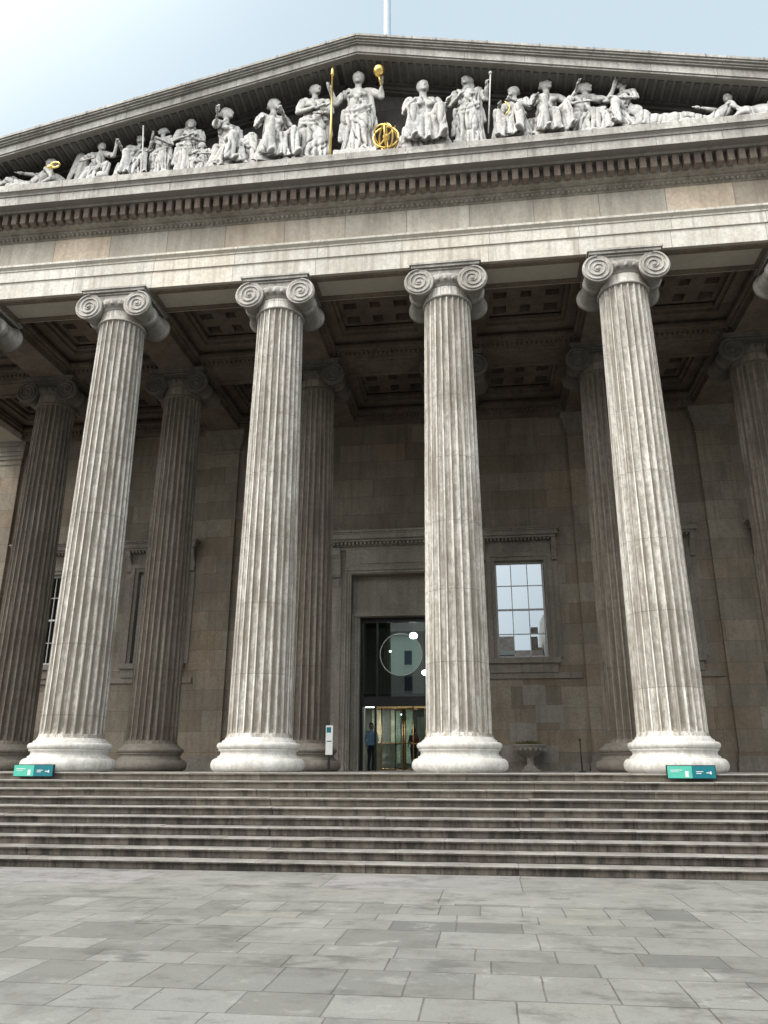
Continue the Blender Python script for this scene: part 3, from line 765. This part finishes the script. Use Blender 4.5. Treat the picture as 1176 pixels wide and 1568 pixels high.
def kneeling(s=1, wings=False):
    def P(x, y, z): return (s * x, y, z)
    ps = head(P(.12, -.03, 1.08), yaw=s * .7)
    ps += [('c', P(-.02, .05, .42), P(.06, .03, .82), .15, .135), ('c', P(-.08, -.0, .9), P(.2, -.0, .9), .06, .06),
           ('c', P(-.02, -.05, .4), P(.34, -.14, .5), .105, .08), ('c', P(.34, -.14, .5), P(.3, -.1, .06), .08, .055), ('c', P(0, .08, .35), P(.18, .1, .1), .12, .1), ('c', P(.18, .1, .1), P(-.3, .12, .08), .09, .06),
           ('r', [(.52, -.02, .03, .18, .15, .05), (.3, -.03, .03, .25, .18, .16), (.02, -.05, .03, .36, .24, .22)], 15, .7), ('e', P(.38, -.14, .04), (.1, .05, .05)),
           ('c', P(-.05, -.08, .85), P(.2, -.1, .5), .036, .045), ('c', P(-.15, -.1, .5), P(.25, -.16, .42), .04, .04)]
    ps += arm(P(-.1, -.0, .9), P(-.24, -.16, .66), P(.02, -.28, .6)) + arm(P(.22, 0, .9), P(.44, -.1, .74), P(.52, -.22, .95))
    if wings:
        ps += [('c', P(-.1, .12, .9), P(-.4, .15, 1.0), .07, .08), ('c', P(-.4, .15, 1.0), P(-.62, .15, .35), .1, .05), ('c', P(-.3, .15, .9), P(-.48, .15, .25), .1, .05), ('c', P(-.2, .15, .8), P(-.34, .15, .15), .1, .06)]
    return ps
def lying_lion(s=1):
    def P(x, y, z): return (s * x, y, z)
    return [('e', P(0, 0, .26), (.42, .17, .2)), ('e', P(-.28, 0, .36), (.22, .19, .24)), ('e', P(-.45, -.03, .55), (.13, .12, .13)), ('e', P(-.57, -.05, .5), (.08, .075, .07)), ('e', P(-.38, -.02, .5), (.19, .18, .2)),
            ('c', P(-.3, -.14, .2), P(-.75, -.16, .06), .08, .055), ('c', P(-.3, .12, .2), P(-.72, .12, .06), .08, .055), ('e', P(.3, -.1, .2), (.18, .13, .19)), ('c', P(.25, -.18, .08), P(-.02, -.22, .06), .07, .055),
            ('c', P(.42, 0, .2), P(.7, -.05, .06), .04, .03), ('c', P(.7, -.05, .06), P(.6, -.2, .06), .03, .04), ('e', P(-.42, -.1, .68), (.03, .02, .04)), ('e', P(-.42, .06, .68), (.03, .02, .04))]
def build_fig(name, parts, loc, scale, rz=0, voxel=.02, fold=.022, heads=None, sc=(1, 1, 1)):
    bm = figure_bm(parts); ob = mkobj('tmpfig', bm, M['statue'])
    md = ob.modifiers.new('r', 'REMESH'); md.mode = 'VOXEL'; md.voxel_size = voxel; md.use_smooth_shade = True
    sm = ob.modifiers.new('s', 'SMOOTH'); sm.factor = .4; sm.iterations = 1
    dg = bpy.context.evaluated_depsgraph_get(); me = bpy.data.meshes.new_from_object(ob.evaluated_get(dg))
    bpy.data.objects.remove(ob)
    if fold:
        hc = Vector(heads) if heads else Vector((0, 0, 99)); seed = random.uniform(0, 50)
        cos = [v.co.copy() for v in me.vertices]; nrs = [v.normal.copy() for v in me.vertices]
        for v, c, nn in zip(me.vertices, cos, nrs):
            if (c - hc).length < .2: continue
            w = noise.noise(Vector((c.x * 2 + seed, c.y * 2, c.z * 2))) * .5
            a = noise.noise(Vector((c.x * 6.5 + w * 3 + seed, c.y * 6.5, c.z * 1.3 + w * 2)))
            rdg = 1 - min(1, abs(a) * 4.0)
            v.co = c - nn * (rdg ** 1.5) * fold * 1.5 + nn * fold * .3
    Mx = Matrix.Diagonal((sc[0] * scale, sc[1] * scale, sc[2] * scale, 1)) @ Matrix.Rotation(rz, 4, 'Z')
    me.transform(Mx)
    me.name = name
    for p in me.polygons: p.use_smooth = True
    ob = bpy.data.objects.new(name, me); COL.objects.link(ob)
    ob.location = loc
    return ob
PZ = 18.115; PY = 17.62
def stat(name, parts, x, h, nat, rz=0, heads=(0, 0, 1.67), y=PY, z=PZ, vox=.0155, wx=1.04, wy=.78):
    return build_fig(name, parts + [('b', (-.32, .32, -.3, .36, -.05, .03))], (x, y, z + .12), (h - .12) / nat, rz, vox, .018, heads=heads, sc=(wx, wy, 1))
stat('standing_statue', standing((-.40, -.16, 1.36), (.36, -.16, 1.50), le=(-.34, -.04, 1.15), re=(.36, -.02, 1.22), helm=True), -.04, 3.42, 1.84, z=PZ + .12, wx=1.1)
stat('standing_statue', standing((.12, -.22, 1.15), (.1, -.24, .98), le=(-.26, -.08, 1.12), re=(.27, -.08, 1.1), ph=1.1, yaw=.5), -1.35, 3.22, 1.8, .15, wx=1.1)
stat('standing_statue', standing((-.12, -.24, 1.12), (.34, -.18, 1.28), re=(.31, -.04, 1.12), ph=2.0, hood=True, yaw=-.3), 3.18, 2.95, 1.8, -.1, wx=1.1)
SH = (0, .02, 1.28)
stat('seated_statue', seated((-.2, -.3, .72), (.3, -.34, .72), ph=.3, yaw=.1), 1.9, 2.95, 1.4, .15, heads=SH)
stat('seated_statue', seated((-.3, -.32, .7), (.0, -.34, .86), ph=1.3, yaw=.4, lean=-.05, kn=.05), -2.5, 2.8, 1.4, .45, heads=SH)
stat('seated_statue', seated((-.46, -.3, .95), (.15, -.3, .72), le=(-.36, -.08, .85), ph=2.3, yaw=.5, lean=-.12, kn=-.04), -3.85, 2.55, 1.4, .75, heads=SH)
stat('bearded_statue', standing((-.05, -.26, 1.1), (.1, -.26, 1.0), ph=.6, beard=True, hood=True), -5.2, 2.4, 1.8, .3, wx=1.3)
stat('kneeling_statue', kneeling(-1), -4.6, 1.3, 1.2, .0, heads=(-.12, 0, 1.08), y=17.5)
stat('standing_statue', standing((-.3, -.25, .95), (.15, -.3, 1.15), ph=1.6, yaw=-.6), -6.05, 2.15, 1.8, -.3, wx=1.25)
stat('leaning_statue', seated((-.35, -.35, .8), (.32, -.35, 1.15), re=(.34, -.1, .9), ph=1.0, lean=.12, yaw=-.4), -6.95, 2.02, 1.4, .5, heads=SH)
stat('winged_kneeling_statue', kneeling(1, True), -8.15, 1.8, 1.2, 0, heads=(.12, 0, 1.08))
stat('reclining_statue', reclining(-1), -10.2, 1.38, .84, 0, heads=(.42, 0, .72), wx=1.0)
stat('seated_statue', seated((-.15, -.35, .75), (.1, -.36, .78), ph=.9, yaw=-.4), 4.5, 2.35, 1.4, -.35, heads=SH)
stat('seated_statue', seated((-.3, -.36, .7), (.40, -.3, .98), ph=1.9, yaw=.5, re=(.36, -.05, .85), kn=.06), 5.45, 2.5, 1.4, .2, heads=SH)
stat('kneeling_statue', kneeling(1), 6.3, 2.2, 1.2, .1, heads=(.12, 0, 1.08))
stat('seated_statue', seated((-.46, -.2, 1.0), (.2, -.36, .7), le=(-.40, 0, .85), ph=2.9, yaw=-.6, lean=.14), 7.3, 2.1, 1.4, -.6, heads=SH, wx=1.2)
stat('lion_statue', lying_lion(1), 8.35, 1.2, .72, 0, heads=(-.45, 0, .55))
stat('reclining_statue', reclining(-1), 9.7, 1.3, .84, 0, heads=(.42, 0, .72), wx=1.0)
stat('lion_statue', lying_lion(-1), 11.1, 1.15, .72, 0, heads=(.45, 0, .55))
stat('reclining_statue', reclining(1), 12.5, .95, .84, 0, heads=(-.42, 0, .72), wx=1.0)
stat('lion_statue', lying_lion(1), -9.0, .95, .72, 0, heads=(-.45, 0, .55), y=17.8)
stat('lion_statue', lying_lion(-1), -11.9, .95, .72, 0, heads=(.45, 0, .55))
bm = bmesh.new(); box(bm, -.66, .58, 17.12, 18.2, 18.11, 18.28); mkobj('statue_pedestal', bm, M['statue'], bevel=.02)
bm = bmesh.new()
for x in [-12.6, -11.2, -7.4, -5.6, -3.2, -1.9, .5, 2.6, 3.8, 5.0, 6.7, 8.8, 10.3, 11.6, 13.2, 13.8]:
    for k in range(5): ell(bm, (x + random.uniform(-.3, .3), 17.45 + random.uniform(-.15, .3), 18.15 + random.uniform(0, .2)), (random.uniform(.1, .22), random.uniform(.1, .2), random.uniform(.1, .2)), sub=2)
for v in bm.verts: v.co += v.normal * noise.noise(v.co * 6) * .08
mkobj('carved_rocks', bm, M['statue'])
# attributes held by the figures
GY = 17.15
bm = bmesh.new(); tube(bm, [(-.74, GY, 18.2), (-.74, GY, 21.2)], .03, 8); lathe(bm, [(.02, 0), (.06, .08), (.03, .22), (.005, .34)], 8, Matrix.Translation((-.74, GY, 21.15)))
ell(bm, (-.74, GY, 21.15), (.06, .06, .06)); mkobj('gilded_spear', bm, M['gold'])
bm = bmesh.new(); ell(bm, (.64, GY + .03, 21.12), (.17, .17, .17), sub=3); tube(bm, [(.64, GY + .05, 20.95), (.68, GY + .18, 20.75)], .03, 8); mkobj('gilded_orb', bm, M['gold'])
bm = bmesh.new()
for k, (ax, r) in enumerate((((1, 0, 0), .36), ((0, 1, 0), .36), ((.5, .3, 1), .37), ((1, .7, .4), .35))):
    q = Vector((0, 0, 1)).rotation_difference(Vector(ax)).to_matrix()
    tube(bm, [Vector((.85, 17.2, 18.66)) + q @ Vector((r * math.cos(2 * math.pi * i / 36), r * math.sin(2 * math.pi * i / 36), 0)) for i in range(36)], .026, 6, closed=True)
ell(bm, (.85, 17.2, 18.66), (.1, .1, .1)); tube(bm, [(.6, 17.2, 18.3), (1.12, 17.2, 19.03)], .02, 6)
mkobj('gilded_armillary_sphere', bm, M['gold'])
bm = bmesh.new(); tube(bm, [(3.72, GY, 18.4), (3.86, GY, 20.5)], .02, 8); ell(bm, (3.86, GY, 20.55), (.05, .05, .07)); mkobj('statue_sceptre', bm, M['statue'])
bm = bmesh.new()
tube(bm, [(4.22 + .12 * math.sin(a_ * .35), 17.14, 19.0 + .05 * a_) for a_ in range(10)], .022, 6); mkobj('gilded_serpent', bm, M['gold'])
bm = bmesh.new(); tube(bm, [(-9.15 + .14 * math.cos(a_ * .5), 17.2, 18.85 + .1 * math.sin(a_ * .5)) for a_ in range(13)], .03, 6); ell(bm, (-9.3, 17.2, 18.8), (.12, .06, .07)); mkobj('gilded_ornament', bm, M['gold'])
bm = bmesh.new(); tube(bm, [(-6.35, 17.2, 18.2), (-6.5, 17.2, 20.0)], .022, 8); mkobj('statue_staff', bm, M['statue'])

# ------------------------------------------------------------------ wall fountain
bm = bmesh.new(); fx = 4.45
lathe(bm, [(.20, 0), (.24, .03), (.22, .12), (.12, .2), (.10, .38), (.14, .46), (.34, .56), (.52, .70), (.56, .80), (.58, .82), (.58, .86), (.50, .86), (.46, .80), (.05, .74)], 36, Matrix.Translation((fx, YW - .62, F)))
box(bm, fx - .3, fx + .3, YW - .6, YW - .13, F + .48, F + .72); box(bm, fx - .3, fx + .3, YW - .9, YW - .14, F, F + .06)
for i in range(9):
    a = math.pi * (i + .5) / 9; ell(bm, (fx - .5 * math.cos(a), YW - .62 - .5 * math.sin(a), F + .70), (.05, .05, .09), sub=2)
fo = mkobj('wall_fountain', bm, M['pale'], bevel=.006)
bm = bmesh.new()
for (a, b, c, d) in ((-.95, -.35, 0.29, .85), (-.34, .45, .29, .95), (-.6, .3, .96, 1.6), (.46, 1.0, .29, .85), (.31, 1.25, 1.61, 2.2), (-.1, .7, 2.21, 2.9)):
    box(bm, fx + a, fx + b, YW - .012, YW - .0015, F + c, F + d)
mkobj('replaced_wall_blocks', bm, M['wlight'], museum)
bm = bmesh.new()
for k in range(160):
    a = random.uniform(0, 6.28); r = random.uniform(0, .42); c = Vector((fx + r * math.cos(a), YW - .62 + r * math.sin(a), F + .84))
    d = Vector((random.uniform(-1, 1), random.uniform(-1, 1), random.uniform(.5, 1.5))).normalized() * random.uniform(.08, .22); s_ = d.orthogonal().normalized() * .03
    bm.faces.new([bm.verts.new(c - s_), bm.verts.new(c + s_), bm.verts.new(c + d)])
o = mkobj('bowl_plants', bm, M['plant'], fo)

# ------------------------------------------------------------------ signs and posts
def step_sign(x, name='information_sign'):
    bm = bmesh.new(); Z = F - .09
    box(bm, x - .46, x + .02, 17.30, 17.33, Z, Z + .24, 0); box(bm, x + .022, x + .48, 17.30, 17.33, Z, Z + .24, 1)
    box(bm, x - .48, x + .50, 17.331, 17.36, Z - .015, Z + .255, 3)
    for px in (x - .35, x + .36): box(bm, px - .02, px + .02, 17.361, 17.62, F + .01, F + .03, 3); box(bm, px - .02, px + .02, 17.60, 17.62, F + .0, F + .01, 3)
    y = 17.296; Z -= .02
    box(bm, x + .30, x + .40, y, y + .003, Z + .115, Z + .135, 2)
    box(bm, x + .10, x + .24, y, y + .003, Z + .14, Z + .155, 2); box(bm, x + .10, x + .2, y, y + .003, Z + .105, Z + .12, 2)
    for q in ((x + .37, Z + .105, 1), (x + .37, Z + .145, -1)): box(bm, q[0], q[0] + .03, y, y + .003, q[1] - .01, q[1] + .01, 2)
    box(bm, x - .40, x - .18, y, y + .003, Z + .17, Z + .185, 2); box(bm, x - .40, x - .24, y, y + .003, Z + .14, Z + .15, 2); box(bm, x - .12, x - .05, y, y + .003, Z + .04, Z + .16, 2)
    mkobj(name, bm, [M['teal'], M['teald'], M['white'], M['black']])
step_sign(-7.25); step_sign(7.15)
bm = bmesh.new(); sx_, sy_ = -1.42, 22.4
box(bm, sx_ - .10, sx_ + .10, sy_, sy_ + .05, F + .45, F + 1.25, 0); box(bm, sx_ - .08, sx_ + .05, sy_ - .003, sy_ - .001, F + 1.05, F + 1.2, 1); box(bm, sx_ - .07, sx_ + .07, sy_ - .003, sy_ - .001, F + .8, F + .83, 1)
box(bm, sx_ - .03, sx_ + .03, sy_ + .01, sy_ + .04, F + .02, F + .45, 2); box(bm, sx_ - .18, sx_ + .18, sy_ - .13, sy_ + .17, F, F + .02, 2)
mkobj('notice_stand', bm, [M['white'], M['teald'], M['black']])
bm = bmesh.new()
tube(bm, [(5.5, 22.0, F), (5.5, 22.0, F + .8)], .018, 8); lathe(bm, [(.10, 0), (.10, .015), (.03, .03)], 16, Matrix.Translation((5.5, 22, F)))
ell(bm, (5.5, 22, F + .82), (.035, .035, .035))
mkobj('barrier_post', bm, M['black'])

# ------------------------------------------------------------------ people inside entrance
def person(name, loc, rz, cols, h=1.7):
    ps = head((0, -.01, 1.60)) + [('e', (0, 0, 1.22), (.17, .11, .22)), ('c', (-.15, 0, 1.38), (.15, 0, 1.38), .055, .055), ('e', (0, 0, .98), (.165, .12, .17)), ('c', (0, 0, .95), (0, 0, 1.3), .14, .14),
          ('c', (-.09, 0, .92), (-.10, -.06, .5), .095, .065), ('c', (-.10, -.06, .5), (-.11, .02, .09), .062, .042), ('c', (.09, 0, .92), (.11, .05, .5), .095, .065), ('c', (.11, .05, .5), (.12, .14, .10), .062, .042),
          ('e', (-.11, -.05, .04), (.045, .12, .04)), ('e', (.12, .08, .05), (.045, .12, .04))]
    ps += arm((-.18, 0, 1.36), (-.25, .02, 1.08), (-.22, -.14, .86), .045, False) + arm((.18, 0, 1.36), (.26, 0, 1.1), (.14, -.2, 1.0), .045, False)
    ob = build_fig(name, ps, loc, 1, 0, .014, 0)
    me = ob.data; me.materials.clear()
    for m in cols: me.materials.append(m)
    for p in me.polygons:
        c = p.center
        if c.z > 1.44: p.material_index = 1 if (c.z > 1.66 or c.y > .0) else 0
        elif c.z < .10: p.material_index = 4
        elif c.z < .9 and abs(c.x) < .2: p.material_index = 3
        elif (abs(c.x) > .18 and c.z < .92) or (c.y < -.16 and .85 < c.z < 1.05): p.material_index = 0
        elif c.z < .9: p.material_index = 3
        else: p.material_index = 2
    ob.scale = (h / 1.73,) * 3; ob.rotation_euler[2] = rz
    return ob
skin = simple('skin', (.5, .32, .24), .5); hair = simple('dark_hair', (.03, .02, .015), .6); navy = simple('pale_blue_shirt', (.5, .6, .78), .8); jeans = simple('dark_trousers', (.03, .035, .06), .8)
person('person', (-1.2, 29.3, F), .5, [skin, hair, navy, jeans, M['black']])
person('person', (.1, 32.2, F), -2.4, [skin, hair, simple('red_jacket', (.35, .07, .06), .8), jeans, M['black']], 1.65)

# ------------------------------------------------------------------ terrace across the street (behind the camera, seen in the glass)
brick = stone('street_brick', (.42, .30, .22), (.30, .2, .15), (.1, .08, .07), slab=(.3, .5, .2, .01, .4)); stucco = simple('stucco', (.6, .57, .5), .8)
wg = simple('far_window', (.05, .06, .08), .1)
x = -60; k = 0
while x < 60:
    w = random.uniform(8, 13); hgt = random.uniform(15, 20); y0 = -46
    bm = bmesh.new(); box(bm, x, x + w - .05, y0 - 12, y0, 0, hgt, 0)
    prism(bm, [(y0 - 12, hgt), (y0, hgt), (y0 - 3, hgt + 2.4), (y0 - 9, hgt + 2.4)], x + .1, x + w - .15)
    for cx in (x + .8, x + w - 1.6): box(bm, cx, cx + .9, y0 - 5, y0 - 2.5, hgt, hgt + 3.8, 0)
    nb = int(w // 2.4)
    for i in range(nb):
        for j in range(int(hgt // 3.4)):
            cx = x + w * (i + .5) / nb; z = 1.2 + j * 3.4; box(bm, cx - .5, cx + .5, y0 + .002, y0 + .04, z, z + 1.9, 2)
            box(bm, cx - .62, cx + .62, y0 + .002, y0 + .10, z - .15, z - .002, 1)
    box(bm, x, x + w - .05, y0 + .001, y0 + .35, hgt - .5, hgt + .001, 1)
    mkobj('terraced_house', bm, [stucco if k % 3 else brick, stucco, wg]); x += w; k += 1

# ------------------------------------------------------------------ light and sky
az = math.radians(224); el = math.radians(46)
dirv = Vector((math.sin(az) * math.cos(el), math.cos(az) * math.cos(el), math.sin(el)))
W = bpy.data.worlds.new('World'); scene.world = W; W.use_nodes = True; nt = W.node_tree; nt.nodes.clear()
def N(t_, **kw):
    nd = nt.nodes.new(t_)
    for k_, v_ in kw.items(): setattr(nd, k_, v_)
    return nd
out = N('ShaderNodeOutputWorld'); bg = N('ShaderNodeBackground'); sky = N('ShaderNodeTexSky')
sky.sky_type = 'NISHITA'; sky.sun_disc = False; sky.sun_elevation = el; sky.sun_rotation = az; sky.air_density = 1.1; sky.dust_density = 2.0
tc = N('ShaderNodeTexCoord'); mp = N('ShaderNodeMapping'); mp.inputs['Scale'].default_value = (1, 1, 2.2)
nz = N('ShaderNodeTexNoise'); nz.inputs['Scale'].default_value = 1.3; nz.inputs['Detail'].default_value = 4
mr = N('ShaderNodeMapRange'); mr.inputs[1].default_value = .35; mr.inputs[2].default_value = .7; mr.inputs[3].default_value = .88; mr.inputs[4].default_value = .97
dt = N('ShaderNodeVectorMath', operation='DOT_PRODUCT'); dt.inputs[1].default_value = dirv
nt.links.new(tc.outputs['Generated'], dt.inputs[0])
gl = N('ShaderNodeMapRange', interpolation_type='SMOOTHSTEP'); gl.inputs[1].default_value = .30; gl.inputs[2].default_value = 1.0; gl.inputs[3].default_value = 0.0; gl.inputs[4].default_value = 1.0
nt.links.new(dt.outputs['Value'], gl.inputs[0])
cm = N('ShaderNodeMix', data_type='RGBA'); cm.inputs[6].default_value = (5.9, 7.15, 8.0, 1); cm.inputs[7].default_value = (30, 29.5, 28.5, 1); nt.links.new(gl.outputs[0], cm.inputs[0])
mx = N('ShaderNodeMix', data_type='RGBA'); nt.links.new(cm.outputs[2], mx.inputs[7])
nt.links.new(tc.outputs['Generated'], mp.inputs[0]); nt.links.new(mp.outputs[0], nz.inputs['Vector']); nt.links.new(nz.outputs[0], mr.inputs[0]); nt.links.new(mr.outputs[0], mx.inputs[0])
nt.links.new(sky.outputs[0], mx.inputs[6]); nt.links.new(mx.outputs[2], bg.inputs[0]); bg.inputs[1].default_value = .115; nt.links.new(bg.outputs[0], out.inputs[0])
sd = bpy.data.lights.new('sun', 'SUN'); sd.energy = 1.4; sd.angle = math.radians(14); sd.color = (1, .965, .90)
so = bpy.data.objects.new('sun', sd); COL.objects.link(so)
so.rotation_euler = (-dirv).to_track_quat('-Z', 'Y').to_euler()

# ------------------------------------------------------------------ camera
cd = bpy.data.cameras.new('camera'); cam = bpy.data.objects.new('camera', cd); COL.objects.link(cam); scene.camera = cam
cd.sensor_fit = 'VERTICAL'; cd.sensor_height = 24; cd.lens = 24 * 1178 / 1568; cd.clip_end = 3000
R = Matrix.Rotation(math.radians(7.35), 4, 'Z') @ Matrix.Rotation(math.radians(90 + 18.4), 4, 'X') @ Matrix.Rotation(math.radians(.1), 4, 'Z')
cam.matrix_world = Matrix.Translation((3.03, 0, 1.7)) @ R
scene.view_settings.view_transform = 'Standard'; scene.view_settings.look = 'None'; scene.view_settings.exposure = 0
